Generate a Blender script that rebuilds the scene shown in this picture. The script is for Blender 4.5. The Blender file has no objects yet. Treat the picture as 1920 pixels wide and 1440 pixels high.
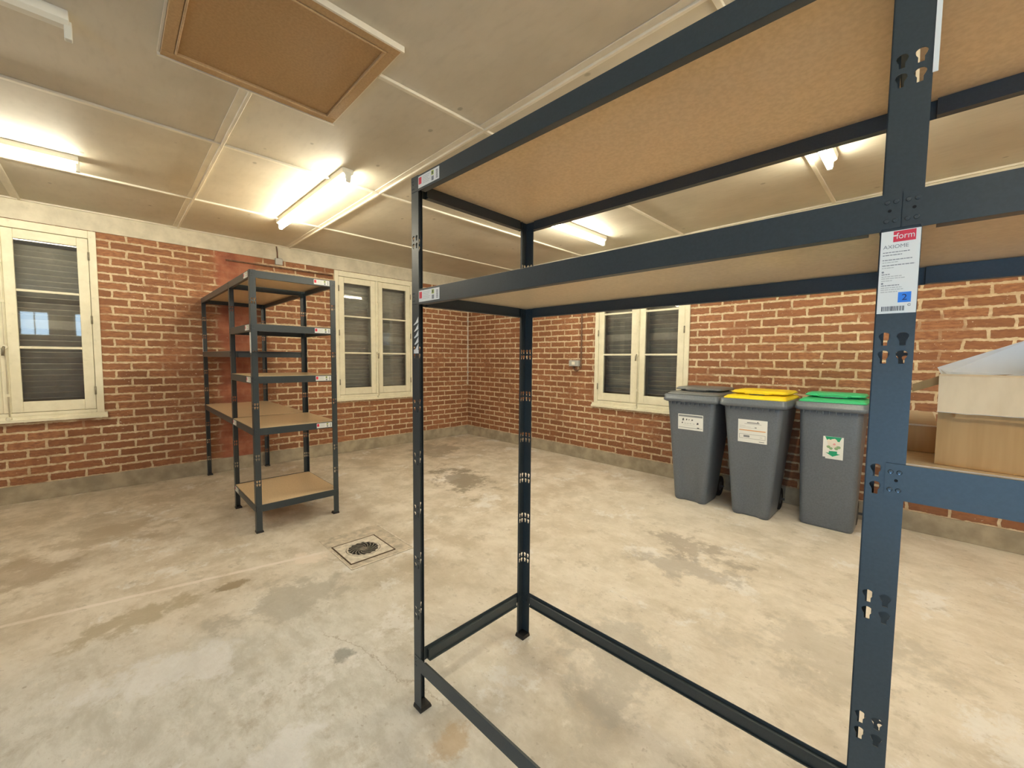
import bpy, bmesh, math, random
from mathutils import Vector, Matrix
random.seed(7)
C = bpy.context.scene.collection
SC = bpy.context.scene

# ------------------------------------------------------------------ camera
def cam_basis(yaw, pitch, roll):
    cy, sy = math.cos(yaw), math.sin(yaw)
    f = Vector((-sy*math.cos(pitch), cy*math.cos(pitch), -math.sin(pitch)))
    r = Vector((cy, sy, 0)); u = r.cross(f)
    c, s = math.cos(roll), math.sin(roll)
    return c*r + s*u, -s*r + c*u, f
cr, cu, cf = cam_basis(0.79326, 0.06129, 0.008847)
cd = bpy.data.cameras.new('camera'); cam = bpy.data.objects.new('camera', cd); C.objects.link(cam)
cam.matrix_world = Matrix(((cr.x, cu.x, -cf.x, 5.8438), (cr.y, cu.y, -cf.y, -4.6287), (cr.z, cu.z, -cf.z, 1.3707), (0, 0, 0, 1)))
cd.sensor_fit = 'HORIZONTAL'; cd.sensor_width = 36.0; cd.lens = 764.64/1920*36.0
cd.clip_start = 0.02
SC.camera = cam

# ------------------------------------------------------------------ world, daylight at the open garage door, exposure
w = bpy.data.worlds.new('world'); SC.world = w; w.use_nodes = True
bg = w.node_tree.nodes['Background']; bg.inputs[0].default_value = (0.55, 0.72, 1.0, 1); bg.inputs[1].default_value = 0.05
def area(name, loc, rot, sx, sy, power, col):
    l = bpy.data.lights.new(name, 'AREA'); l.shape = 'RECTANGLE'; l.size = sx; l.size_y = sy; l.energy = power; l.color = col
    o = bpy.data.objects.new(name, l); C.objects.link(o); o.location = loc; o.rotation_euler = rot
    return o
DAY = area('daylight_at_roller_door', (6.9, -8.1, 0.72), (math.radians(90), 0, 0), 2.9, 1.35, 19, (0.36, 0.66, 1.0))   # beyond the half-raised roller door
DAY2 = area('daylight_at_high_windows', (9.62, -4.55, 2.13), (math.radians(90), 0, math.radians(90)), 3.6, 0.8, 26, (0.55, 0.78, 1.0))
TUBE = 26.0                     # radiance of a lit fluorescent tube
TUBE_COL = (1.0, 0.925, 0.72, 1)
SC.view_settings.view_transform = 'Standard'; SC.view_settings.look = 'None'
SC.view_settings.gamma = 1.0; SC.view_settings.use_curve_mapping = False
SC.view_settings.exposure = 1.95
cy_ = SC.cycles
cy_.use_denoising = True
cy_.max_bounces = 8; cy_.diffuse_bounces = 6; cy_.glossy_bounces = 4; cy_.transparent_max_bounces = 12
cy_.caustics_reflective = False; cy_.caustics_refractive = False
cy_.sample_clamp_indirect = 6.0

# ------------------------------------------------------------------ materials
class NT:
    def __init__(s, name):
        s.m = bpy.data.materials.new(name); s.m.use_nodes = True; s.t = s.m.node_tree
        s.b = s.t.nodes['Principled BSDF']; s.out = s.t.nodes['Material Output']
    def n(s, typ, **kw):
        x = s.t.nodes.new(typ)
        for k, v in kw.items(): setattr(x, k, v)
        return x
    def set(s, sock, v):
        if isinstance(v, bpy.types.NodeSocket): s.t.links.new(v, sock)
        elif isinstance(v, (tuple, list)) and len(v) == 3 and sock.type == 'RGBA': sock.default_value = (*v, 1)
        else: sock.default_value = v
    def math(s, op, a, b=0.0, clamp=False):
        x = s.n('ShaderNodeMath', operation=op, use_clamp=clamp); s.set(x.inputs[0], a); s.set(x.inputs[1], b); return x.outputs[0]
    def mix(s, f, a, b, blend='MIX'):
        x = s.n('ShaderNodeMix', data_type='RGBA', blend_type=blend, clamp_factor=True)
        s.set(x.inputs[0], f); s.set(x.inputs[6], a); s.set(x.inputs[7], b); return x.outputs[2]
    def pos(s):
        return s.n('ShaderNodeTexCoord').outputs['Object']
    def sep(s, v):
        x = s.n('ShaderNodeSeparateXYZ'); s.set(x.inputs[0], v); return x.outputs
    def comb(s, a, b, c=0.0):
        x = s.n('ShaderNodeCombineXYZ'); s.set(x.inputs[0], a); s.set(x.inputs[1], b); s.set(x.inputs[2], c); return x.outputs[0]
    def noise(s, v, scale, detail=4.0, rough=0.55, dist=0.0):
        x = s.n('ShaderNodeTexNoise'); s.set(x.inputs['Vector'], v); x.inputs['Scale'].default_value = scale
        x.inputs['Detail'].default_value = detail; x.inputs['Roughness'].default_value = rough; x.inputs['Distortion'].default_value = dist
        return x.outputs[0]
    def ramp(s, f, a, b, lo=0.0, hi=1.0):
        x = s.n('ShaderNodeMapRange', interpolation_type='SMOOTHSTEP'); s.set(x.inputs[0], f)
        x.inputs[1].default_value = a; x.inputs[2].default_value = b; x.inputs[3].default_value = lo; x.inputs[4].default_value = hi
        return x.outputs[0]
    def scalev(s, v, k):
        x = s.n('ShaderNodeVectorMath', operation='MULTIPLY'); s.set(x.inputs[0], v); x.inputs[1].default_value = k; return x.outputs[0]
    def bump(s, h, strength=0.3, dist=0.01):
        x = s.n('ShaderNodeBump'); x.inputs['Strength'].default_value = strength; x.inputs['Distance'].default_value = dist
        s.set(x.inputs['Height'], h); s.t.links.new(x.outputs[0], s.b.inputs['Normal'])
    def ell(s, X, Y, cx, cy, rx, ry, ang=0.0, warp=None):
        a = math.radians(ang); ca, sa = math.cos(a), math.sin(a)
        dx = s.math('SUBTRACT', X, cx); dy = s.math('SUBTRACT', Y, cy)
        u = s.math('ADD', s.math('MULTIPLY', dx, ca/rx), s.math('MULTIPLY', dy, sa/rx))
        v = s.math('ADD', s.math('MULTIPLY', dx, -sa/ry), s.math('MULTIPLY', dy, ca/ry))
        d = s.math('SQRT', s.math('ADD', s.math('MULTIPLY', u, u), s.math('MULTIPLY', v, v)))
        if warp is not None: d = s.math('ADD', d, warp)
        return s.ramp(d, 1.0, 0.45)
def plain(name, col, rough=0.5, metal=0.0, var=0.0, scale=30.0, bump=0.0, spec=0.5):
    k = NT(name)
    if var:
        n = k.noise(k.pos(), scale, 5.0)
        k.set(k.b.inputs['Base Color'], k.mix(k.ramp(n, 0.3, 0.7), tuple(c*(1-var) for c in col), tuple(min(1, c*(1+var)) for c in col)))
        if bump: k.bump(n, bump, 0.002)
    else: k.set(k.b.inputs['Base Color'], col)
    k.b.inputs['Roughness'].default_value = rough; k.b.inputs['Metallic'].default_value = metal
    k.b.inputs['Specular IOR Level'].default_value = spec
    return k.m

def brick(name, axis, warm):
    k = NT(name); X, Y, Z = k.sep(k.pos())
    U = Y if axis == 'y' else X
    base = k.comb(U, Z, 0.0)
    nz1 = k.noise(base, 9.0, 3.0); nz2 = k.noise(k.scalev(base, (1, 1, 1)), 37.0, 3.0)
    wob = k.math('ADD', k.math('MULTIPLY', k.math('SUBTRACT', nz1, 0.5), 0.016), k.math('MULTIPLY', k.math('SUBTRACT', nz2, 0.5), 0.018))
    nz3 = k.noise(k.comb(Z, U, 3.0), 14.0, 3.0)
    wob2 = k.math('MULTIPLY', k.math('SUBTRACT', nz3, 0.5), 0.03)
    v = k.comb(k.math('ADD', U, k.math('ADD', wob2, 20.03)), k.math('ADD', k.math('SUBTRACT', Z, 0.159), k.math('ADD', wob, 4*0.0815)), 0.0)
    br = k.n('ShaderNodeTexBrick', offset=0.5, squash=1.0)
    k.set(br.inputs['Vector'], v)
    br.inputs['Scale'].default_value = 1.0; br.inputs['Mortar Size'].default_value = 0.0108; br.inputs['Mortar Smooth'].default_value = 0.25
    br.inputs['Bias'].default_value = 0.0; br.inputs['Brick Width'].default_value = 0.247; br.inputs['Row Height'].default_value = 0.0815
    br.inputs['Color1'].default_value = (0.0, 0.0, 0.0, 1); br.inputs['Color2'].default_value = (1, 1, 1, 1); br.inputs['Mortar'].default_value = (0.5, 0.5, 0.5, 1)
    rnd = k.sep(br.outputs['Color'])[0]; fac = br.outputs['Fac']
    streak = k.noise(k.comb(k.math('MULTIPLY', U, 0.35), Z, 0.0), 60.0, 4.0)
    c = k.mix(rnd, (0.24, 0.100, 0.040), (0.39, 0.175, 0.078))
    c = k.mix(k.ramp(streak, 0.3, 0.75), c, (0.20, 0.080, 0.038))
    big = k.noise(base, 1.3, 3.0)
    c = k.mix(k.ramp(big, 0.40, 0.72, 0.0, 0.35), c, (0.40, 0.16, 0.075))
    chips = k.noise(base, 55.0, 2.0); chipm = k.noise(base, 4.0, 2.0)
    cm = k.math('MULTIPLY', k.ramp(chips, 0.66, 0.72), k.ramp(chipm, 0.48, 0.66))
    mortar = k.mix(k.ramp(k.noise(base, 22.0, 4.0), 0.3, 0.7), (0.54, 0.42, 0.26), (0.74, 0.62, 0.43))
    mortar = k.mix(k.ramp(big, 0.35, 0.6, 0.35, 0.0), mortar, (0.36, 0.20, 0.10))
    # brick-red slurry smeared over mortar
    sm = k.ramp(k.noise(base, 2.6, 4.0, 0.6, 0.4), 0.54, 0.64, 0.0, 0.75)
    if axis == 'y':
        nb = k.math('MULTIPLY', k.math('SUBTRACT', k.noise(base, 4.0, 4.0), 0.5), 0.25)
        Uy = k.math('ADD', U, nb)
        patch = k.math('MULTIPLY', k.ramp(Uy, -3.78, -3.66), k.ramp(Uy, -3.26, -3.36))
        sm2 = k.math('MULTIPLY', k.ramp(Uy, -4.25, -3.9), k.ramp(k.noise(base, 5.0, 4.0), 0.42, 0.6, 0.0, 0.8))
        sm2 = k.math('MULTIPLY', sm2, k.ramp(Uy, -2.9, -3.3))
        sm = k.math('MAXIMUM', sm, k.math('MAXIMUM', k.math('MULTIPLY', patch, 0.96), sm2))
        c = k.mix(patch, c, k.mix(k.ramp(k.noise(base, 6.0, 5.0), 0.35, 0.65), (0.27, 0.085, 0.045), (0.40, 0.15, 0.08)))
        cm = k.math('MULTIPLY', cm, k.math('SUBTRACT', 1.0, k.math('MULTIPLY', patch, 0.7)))
    fm = k.math('MULTIPLY', fac, k.math('SUBTRACT', 1.0, sm))
    col = k.mix(fm, c, mortar)
    col = k.mix(cm, col, (0.82, 0.72, 0.55))
    k.set(k.b.inputs['Base Color'], col); k.b.inputs['Roughness'].default_value = 0.75
    h = k.math('ADD', k.math('MULTIPLY', k.math('SUBTRACT', 1.0, fm), 1.0), k.math('MULTIPLY', k.noise(base, 50.0, 4.0), 0.5))
    k.bump(h, 0.5, 0.008)
    return k.m

def floor_mat():
    k = NT('floor_concrete'); P = k.pos(); X, Y, Z = k.sep(P)
    n1 = k.noise(P, 1.1, 10.0, 0.66, 0.15); n2 = k.noise(P, 3.3, 12.0, 0.72, 0.2); n3 = k.noise(P, 14.0, 8.0, 0.7); n4 = k.noise(k.scalev(P, (1.0, 1.8, 1.0)), 4.2, 12.0, 0.76, 0.25)
    c = k.mix(k.ramp(n2, 0.36, 0.64), (0.50, 0.43, 0.31), (0.70, 0.635, 0.50))
    # greyer, chalkier foreground zone left of the rack, some daylight painted into its colour
    grey = k.math('ADD', X, k.math('MULTIPLY', k.math('SUBTRACT', n1, 0.5), 1.6))
    gm = k.math('MULTIPLY', k.ramp(grey, 2.75, 3.7), k.ramp(k.math('ADD', Y, k.math('MULTIPLY', n1, 0.8)), -2.6, -3.8))
    g = k.mix(k.ramp(n4, 0.35, 0.66), (0.50, 0.49, 0.41), (0.74, 0.735, 0.645))
    c = k.mix(k.math('MULTIPLY', gm, 0.9), c, g)
    # pale, chalky right-hand zone
    pm = k.math('MULTIPLY', k.ramp(grey, 3.2, 4.3), k.ramp(Y, -3.9, -2.8))
    c = k.mix(k.math('MULTIPLY', pm, 0.55), c, k.mix(k.ramp(n4, 0.35, 0.7), (0.60, 0.54, 0.41), (0.84, 0.78, 0.64)))
    # browner zone by the left wall
    bm = k.ramp(grey, 2.3, 0.6)
    c = k.mix(k.math('MULTIPLY', bm, 0.6), c, k.mix(k.ramp(n2, 0.36, 0.64), (0.36, 0.30, 0.19), (0.60, 0.52, 0.37)))
    # brown and grey stains
    c = k.mix(k.ramp(n1, 0.56, 0.70, 0.0, 0.38), c, (0.30, 0.25, 0.16))
    c = k.mix(k.ramp(n4, 0.56, 0.68, 0.0, 0.45), c, (0.30, 0.26, 0.19))
    # chalk patches
    c = k.mix(k.ramp(k.noise(P, 1.9, 12.0, 0.75, 0.2), 0.56, 0.62, 0.0, 0.6), c, (0.78, 0.765, 0.68))
    c = k.mix(k.ramp(n3, 0.57, 0.68, 0.0, 0.45), c, (0.80, 0.75, 0.62))
    c = k.mix(k.ramp(k.noise(P, 5.5, 12.0, 0.75), 0.54, 0.66, 0.0, 0.45), c, (0.36, 0.31, 0.22))
    c = k.mix(k.ramp(k.noise(P, 2.2, 12.0, 0.72), 0.50, 0.64, 0.0, 0.30), c, (0.42, 0.37, 0.27))
    c = k.mix(k.ramp(k.noise(P, 40.0, 3.0), 0.64, 0.72, 0.0, 0.45), c, (0.35, 0.30, 0.22))
    wp = k.math('MULTIPLY', k.math('SUBTRACT', n3, 0.5), 1.6)
    wp = k.math('ADD', wp, k.math('MULTIPLY', k.math('SUBTRACT', n2, 0.5), 4.2))
    def stain(c, cx, cy, rx, ry, ang, col, amt):
        return k.mix(k.math('MULTIPLY', k.ell(X, Y, cx, cy, rx, ry, ang, wp), amt), c, col)
    dk = (0.20, 0.165, 0.11)
    c = stain(c, 2.15, -1.85, 0.62, 0.30, -20, dk, 0.72)
    c = stain(c, 0.75, -1.15, 0.40, 0.55, 10, dk, 0.5)
    c = stain(c, 4.70, -1.62, 0.38, 0.20, -10, (0.27, 0.23, 0.17), 0.6)
    c = stain(c, 4.85, -1.95, 0.35, 0.16, 20, (0.36, 0.33, 0.27), 0.6)
    c = stain(c, 3.02, -4.60, 0.14, 0.30, 10, (0.37, 0.31, 0.19), 0.7)
    c = stain(c, 2.99, -4.17, 0.05, 0.09, 0, (0.27, 0.21, 0.12), 0.8)
    c = stain(c, 1.95, -5.15, 0.30, 0.30, 0, (0.28, 0.21, 0.12), 0.5)
    c = stain(c, 1.55, -4.75, 0.25, 0.6, 0, (0.36, 0.29, 0.18), 0.4)
    c = stain(c, 4.02, -3.90, 0.07, 0.07, 40, (0.20, 0.20, 0.17), 0.75)
    c = stain(c, 3.35, -3.95, 0.22, 0.35, 0, (0.36, 0.34, 0.27), 0.55)
    c = stain(c, 4.72, -3.80, 0.06, 0.10, 0, (0.45, 0.30, 0.13), 0.55)
    c = stain(c, 4.9, -3.0, 0.25, 0.45, 30, (0.40, 0.38, 0.31), 0.5)
    c = stain(c, 5.6, -2.2, 0.5, 0.3, 20, (0.42, 0.39, 0.31), 0.45)
    chalk_daylight = (0.82, 0.82, 0.77)  # whitish foreground patches: chalk, with daylight partly put into the colour
    c = stain(c, 3.62, -4.50, 0.16, 0.34, -25, chalk_daylight, 0.5)
    c = stain(c, 4.30, -4.75, 0.16, 0.35, 20, chalk_daylight, 0.5)
    c = stain(c, 4.35, -4.25, 0.10, 0.20, 40, chalk_daylight, 0.5)
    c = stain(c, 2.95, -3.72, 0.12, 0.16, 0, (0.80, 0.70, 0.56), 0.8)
    # mortar joint running from the drain towards the camera side wall
    jx = k.math('ADD', k.math('MULTIPLY', k.math('SUBTRACT', n3, 0.5), 0.03), k.math('MULTIPLY', k.math('SUBTRACT', Y, -3.6), 0.20))
    jd = k.math('ABSOLUTE', k.math('SUBTRACT', k.math('SUBTRACT', X, 2.93), jx))
    jm = k.math('MULTIPLY', k.ramp(jd, 0.022, 0.010), k.ramp(Y, -3.55, -3.65))
    c = k.mix(k.math('MULTIPLY', jm, k.ramp(n2, 0.3, 0.6, 0.35, 0.85)), c, (0.80, 0.72, 0.60))
    # fine crack from the left rack foot towards the drain
    cd_ = k.math('ABSOLUTE', k.math('SUBTRACT', k.math('SUBTRACT', Y, -3.72), k.math('ADD', k.math('MULTIPLY', k.math('SUBTRACT', X, 4.5), 0.28), k.math('MULTIPLY', k.math('SUBTRACT', n2, 0.5), 0.25))))
    cmk = k.math('MULTIPLY', k.ramp(cd_, 0.004, 0.0015), k.math('MULTIPLY', k.ramp(X, 3.75, 3.85), k.ramp(X, 4.62, 4.55)))
    c = k.mix(k.math('MULTIPLY', cmk, 0.6), c, (0.3, 0.25, 0.18))
    # white paint specks
    vo = k.n('ShaderNodeTexVoronoi', feature='F1'); k.set(vo.inputs['Vector'], P); vo.inputs['Scale'].default_value = 7.0; vo.inputs['Randomness'].default_value = 1.0
    rr = k.sep(vo.outputs['Color'])[0]
    sp = k.math('MULTIPLY', k.ramp(k.math('ADD', vo.outputs['Distance'], k.math('MULTIPLY', n3, 0.05)), 0.062, 0.05), k.math('GREATER_THAN', rr, 0.72))
    c = k.mix(sp, c, (0.86, 0.85, 0.80))
    sp2 = k.math('MULTIPLY', k.ramp(k.math('ADD', vo.outputs['Distance'], k.math('MULTIPLY', n3, 0.10)), 0.12, 0.09), k.math('LESS_THAN', rr, 0.10))
    c = k.mix(k.math('MULTIPLY', sp2, 0.6), c, (0.26, 0.22, 0.16))
    c = k.mix(1.0, c, (1.06, 1.09, 1.24), 'MULTIPLY')
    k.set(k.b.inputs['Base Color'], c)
    k.set(k.b.inputs['Roughness'], k.ramp(n2, 0.3, 0.7, 0.42, 0.62))
    k.b.inputs['Specular IOR Level'].default_value = 0.4
    k.bump(k.math('ADD', n3, k.math('MULTIPLY', n2, 2.0)), 0.2, 0.012)
    return k.m

def ceiling_mat():
    k = NT('ceiling_panel'); P = k.pos(); X, Y, Z = k.sep(P)
    n1 = k.noise(P, 1.6, 5.0); n2 = k.noise(k.scalev(P, (1, 3, 1)), 9.0, 5.0)
    c = k.mix(k.ramp(n1, 0.3, 0.7), (0.50, 0.455, 0.36), (0.60, 0.555, 0.455))
    c = k.mix(k.ramp(n2, 0.45, 0.75, 0.0, 0.25), c, (0.42, 0.38, 0.30))
    vo = k.n('ShaderNodeTexVoronoi', feature='F1'); k.set(vo.inputs['Vector'], k.scalev(k.comb(X, Y, 0.0), (3.1, 4.4, 1)))
    vo.inputs['Scale'].default_value = 1.0; vo.inputs['Randomness'].default_value = 0.35
    d = k.math('ADD', vo.outputs['Distance'], k.math('MULTIPLY', k.noise(P, 30.0, 2.0), 0.04))
    c = k.mix(k.ramp(d, 0.095, 0.055, 0.0, 0.6), c, (0.22, 0.20, 0.15))
    k.set(k.b.inputs['Base Color'], c); k.b.inputs['Roughness'].default_value = 0.6
    k.bump(n2, 0.15, 0.004)
    return k.m

def wood_paint(name, a, b, dirt=0.25):
    k = NT(name); P = k.pos()
    n = k.noise(P, 6.0, 6.0, 0.65); n2 = k.noise(P, 45.0, 3.0)
    c = k.mix(k.ramp(n, 0.3, 0.7), a, b)
    c = k.mix(k.ramp(k.noise(P, 13.0, 5.0, 0.7), 0.58, 0.72, 0.0, dirt), c, tuple(x*0.55 for x in a))
    k.set(k.b.inputs['Base Color'], c); k.b.inputs['Roughness'].default_value = 0.5
    k.bump(n2, 0.15, 0.002)
    return k.m

def board_mat(name, a, b, rough):
    k = NT(name); P = k.pos()
    n = k.noise(P, 90.0, 3.0); n2 = k.noise(P, 2.5, 3.0)
    c = k.mix(k.ramp(n, 0.3, 0.7), a, b); c = k.mix(k.ramp(n2, 0.3, 0.7, 0.0, 0.18), c, tuple(x*0.8 for x in a))
    k.set(k.b.inputs['Base Color'], c); k.b.inputs['Roughness'].default_value = rough
    return k.m

def cardboard_mat(name, a, b):
    k = NT(name); P = k.pos(); X, Y, Z = k.sep(P)
    n = k.noise(k.scalev(P, (60, 60, 4)), 1.0, 3.0); n2 = k.noise(P, 8.0, 4.0)
    c = k.mix(k.ramp(n, 0.3, 0.7), a, b); c = k.mix(k.ramp(n2, 0.5, 0.75, 0.0, 0.3), c, tuple(x*0.8 for x in a))
    k.set(k.b.inputs['Base Color'], c); k.b.inputs['Roughness'].default_value = 0.8
    return k.m

def glass_mat():
    k = NT('window_glass')
    t = k.n('ShaderNodeBsdfTransparent'); t.inputs[0].default_value = (0.95, 0.96, 0.95, 1)
    g = k.n('ShaderNodeBsdfGlossy'); g.inputs['Roughness'].default_value = 0.02; g.inputs[0].default_value = (1, 1, 1, 1)
    fr = k.n('ShaderNodeFresnel'); fr.inputs[0].default_value = 1.45
    mx = k.n('ShaderNodeMixShader'); k.t.links.new(fr.outputs[0], mx.inputs[0]); k.t.links.new(t.outputs[0], mx.inputs[1]); k.t.links.new(g.outputs[0], mx.inputs[2])
    k.t.links.new(mx.outputs[0], k.out.inputs[0])
    return k.m
def emit_mat():
    k = NT('lit_tube'); e = k.n('ShaderNodeEmission'); e.inputs[0].default_value = TUBE_COL; e.inputs[1].default_value = TUBE
    k.t.links.new(e.outputs[0], k.out.inputs[0]); return k.m

M = dict(
    floor=floor_mat(), ceil=ceiling_mat(), brick_l=brick('brick_left', 'y', 1), brick_r=brick('brick_right', 'x', 1),
    lintel=wood_paint('painted_concrete', (0.52, 0.48, 0.37), (0.66, 0.61, 0.48), 0.25),
    plinth=plain('plinth_concrete', (0.36, 0.31, 0.225), 0.8, var=0.22, scale=7, bump=0.3),
    batten=wood_paint('batten_paint', (0.66, 0.61, 0.50), (0.74, 0.69, 0.57), 0.15),
    wpaint=wood_paint('window_paint', (0.74, 0.70, 0.53), (0.84, 0.80, 0.63), 0.28),
    shutter=wood_paint('shutter_paint', (0.42, 0.39, 0.34), (0.52, 0.49, 0.43), 0.3),
    glass=glass_mat(), tube=emit_mat(),
    steel=plain('rack_paint', (0.034, 0.047, 0.054), 0.36, var=0.08, scale=200),
    black=plain('black_plastic', (0.012, 0.012, 0.013), 0.45),
    rivet=plain('rivet_metal', (0.12, 0.15, 0.18), 0.25, metal=0.6),
    hole=plain('dark_hole', (0.006, 0.006, 0.007), 0.9),
    board=board_mat('shelf_board', (0.66, 0.51, 0.32), (0.76, 0.60, 0.40), 0.30),
    label=plain('label_white', (0.80, 0.82, 0.80), 0.4), label_grey=plain('label_grey', (0.50, 0.52, 0.51), 0.5),
    red=plain('label_red', (0.70, 0.035, 0.07), 0.45), ink=plain('ink', (0.05, 0.055, 0.07), 0.5), ink2=plain('ink_grey', (0.22, 0.24, 0.26), 0.5),
    blue=plain('label_blue', (0.03, 0.22, 0.80), 0.45), navy=plain('label_navy', (0.01, 0.02, 0.12), 0.45), lime=plain('label_lime', (0.42, 0.52, 0.10), 0.5),
    orange=plain('sticker_orange', (0.72, 0.36, 0.14), 0.5), green=plain('sticker_green', (0.01, 0.34, 0.17), 0.45), pink=plain('sticker_pink', (0.75, 0.35, 0.36), 0.5),
    leaf=plain('sticker_leaf', (0.25, 0.42, 0.22), 0.5), petal=plain('sticker_petal', (0.78, 0.72, 0.64), 0.5),
    lampw=plain('lamp_enamel', (0.78, 0.76, 0.66), 0.35), lampc=plain('lamp_cap', (0.70, 0.70, 0.62), 0.4),
    hatch=board_mat('hatch_ply', (0.36, 0.215, 0.09), (0.43, 0.265, 0.12), 0.5), hatchf=board_mat('hatch_moulding', (0.42, 0.27, 0.13), (0.50, 0.33, 0.165), 0.5),
    bin=plain('bin_plastic', (0.120, 0.142, 0.170), 0.34, var=0.1, scale=90, bump=0.1), bin_dark=plain('bin_dark', (0.055, 0.06, 0.066), 0.4),
    lid_grey=plain('lid_grey', (0.12, 0.13, 0.135), 0.38, var=0.06, scale=60), lid_yellow=plain('lid_yellow', (0.86, 0.66, 0.02), 0.38, var=0.05, scale=60), lid_green=plain('lid_green', (0.035, 0.47, 0.20), 0.38, var=0.05, scale=60),
    rubber=plain('rubber', (0.02, 0.02, 0.022), 0.7),
    card=cardboard_mat('cardboard', (0.50, 0.29, 0.11), (0.58, 0.35, 0.145)), cardl=cardboard_mat('cardboard_pale', (0.70, 0.55, 0.36), (0.77, 0.62, 0.42)),
    cardw=plain('cardboard_white', (0.84, 0.87, 0.88), 0.6, var=0.03, scale=12),
    iron=plain('cast_iron', (0.24, 0.22, 0.19), 0.5, metal=0.4, var=0.3, scale=40), mortar=plain('drain_mortar', (0.52, 0.465, 0.39), 0.8, var=0.25, scale=18, bump=0.3),
    mortar2=plain('drain_mortar_pale', (0.64, 0.595, 0.52), 0.8, var=0.2, scale=25, bump=0.3), rust=plain('rusty_edge', (0.10, 0.065, 0.04), 0.8, var=0.3, scale=60),
    pvc=plain('grey_plastic', (0.42, 0.43, 0.41), 0.45), pvcw=plain('white_conduit', (0.80, 0.76, 0.66), 0.45), pipe=plain('brown_pipe', (0.16, 0.085, 0.05), 0.6, var=0.3, scale=30),
    brass=plain('worn_metal', (0.30, 0.27, 0.20), 0.45, metal=0.5), outer=plain('outside_wall', (0.4, 0.38, 0.34), 0.8, var=0.1, scale=3),
)

# ------------------------------------------------------------------ mesh helpers
class MB:
    def __init__(s): s.bm = bmesh.new(); s.mats = []
    def mi(s, m):
        if m not in s.mats: s.mats.append(m)
        return s.mats.index(m)
    def poly(s, pts, m):
        f = s.bm.faces.new([s.bm.verts.new(p) for p in pts]); f.material_index = s.mi(m); return f
    def box(s, x0, x1, y0, y1, z0, z1, m, fr=None):
        P = [(x, y, z) for x in (x0, x1) for y in (y0, y1) for z in (z0, z1)]
        if fr: P = [fr(*p) for p in P]
        v = [s.bm.verts.new(p) for p in P]
        for q in ((0, 1, 3, 2), (4, 6, 7, 5), (0, 4, 5, 1), (2, 3, 7, 6), (0, 2, 6, 4), (1, 5, 7, 3)):
            s.bm.faces.new([v[i] for i in q]).material_index = s.mi(m)
    def prism(s, pts, vec, m):
        """extrude polygon pts (3D) by vec"""
        vec = Vector(vec); a = [s.bm.verts.new(p) for p in pts]; b = [s.bm.verts.new(Vector(p)+vec) for p in pts]
        k = s.mi(m); n = len(pts)
        s.bm.faces.new(a).material_index = k; s.bm.faces.new(b[::-1]).material_index = k
        for i in range(n): s.bm.faces.new((a[i], b[i], b[(i+1) % n], a[(i+1) % n])).material_index = k
    def cyl(s, p0, p1, r, m, n=16, r2=None):
        p0, p1 = Vector(p0), Vector(p1); d = (p1-p0).normalized(); a = d.orthogonal().normalized(); b = d.cross(a)
        r2 = r if r2 is None else r2; k = s.mi(m)
        A = [s.bm.verts.new(p0+(a*math.cos(t)+b*math.sin(t))*r) for t in [2*math.pi*i/n for i in range(n)]]
        B = [s.bm.verts.new(p1+(a*math.cos(t)+b*math.sin(t))*r2) for t in [2*math.pi*i/n for i in range(n)]]
        s.bm.faces.new(A[::-1]).material_index = k; s.bm.faces.new(B).material_index = k
        for i in range(n):
            f = s.bm.faces.new((A[i], A[(i+1) % n], B[(i+1) % n], B[i])); f.material_index = k; f.smooth = True
    def tube(s, pts, r, m, n=10):
        rings = []; k = s.mi(m); pts = [Vector(p) for p in pts]; prev = None
        for i, p in enumerate(pts):
            d = (pts[min(i+1, len(pts)-1)]-pts[max(i-1, 0)]).normalized()
            a = d.orthogonal().normalized() if prev is None else (prev - d*prev.dot(d)).normalized()
            prev = a; b = d.cross(a)
            rings.append([s.bm.verts.new(p+(a*math.cos(t)+b*math.sin(t))*r) for t in [2*math.pi*j/n for j in range(n)]])
        for A, B in zip(rings, rings[1:]):
            for i in range(n):
                f = s.bm.faces.new((A[i], A[(i+1) % n], B[(i+1) % n], B[i])); f.material_index = k; f.smooth = True
        s.bm.faces.new(rings[0][::-1]).material_index = k; s.bm.faces.new(rings[-1]).material_index = k
    def loft(s, rings, m, cap0=True, cap1=True, smooth=True):
        k = s.mi(m); V = [[s.bm.verts.new(p) for p in r] for r in rings]; n = len(V[0])
        for A, B in zip(V, V[1:]):
            for i in range(n):
                f = s.bm.faces.new((A[i], A[(i+1) % n], B[(i+1) % n], B[i])); f.material_index = k; f.smooth = smooth
        if cap0: s.bm.faces.new(V[0][::-1]).material_index = k
        if cap1: s.bm.faces.new(V[-1]).material_index = k
    def geo(s, verts, faces, m, fn):
        k = s.mi(m); V = [s.bm.verts.new(fn(v)) for v in verts]
        for f in faces:
            try: s.bm.faces.new([V[i] for i in f]).material_index = k
            except ValueError: pass
    def build(s, name, parent=None, bevel=0.0, loc=None, smooth_angle=None):
        bmesh.ops.recalc_face_normals(s.bm, faces=s.bm.faces)
        me = bpy.data.meshes.new(name); s.bm.to_mesh(me); s.bm.free()
        for m in s.mats: me.materials.append(m)
        o = bpy.data.objects.new(name, me); C.objects.link(o)
        if parent is not None: o.parent = parent
        if loc is not None: o.location = loc
        if bevel:
            b = o.modifiers.new('bevel', 'BEVEL'); b.width = bevel; b.segments = 2; b.limit_method = 'ANGLE'; b.angle_limit = math.radians(40)
        return o
def empty(name, loc=(0, 0, 0), rz=0.0, parent=None):
    o = bpy.data.objects.new(name, None); C.objects.link(o); o.location = loc; o.rotation_euler = (0, 0, rz); o.empty_display_size = 0.1
    if parent is not None: o.parent = parent
    return o
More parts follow.
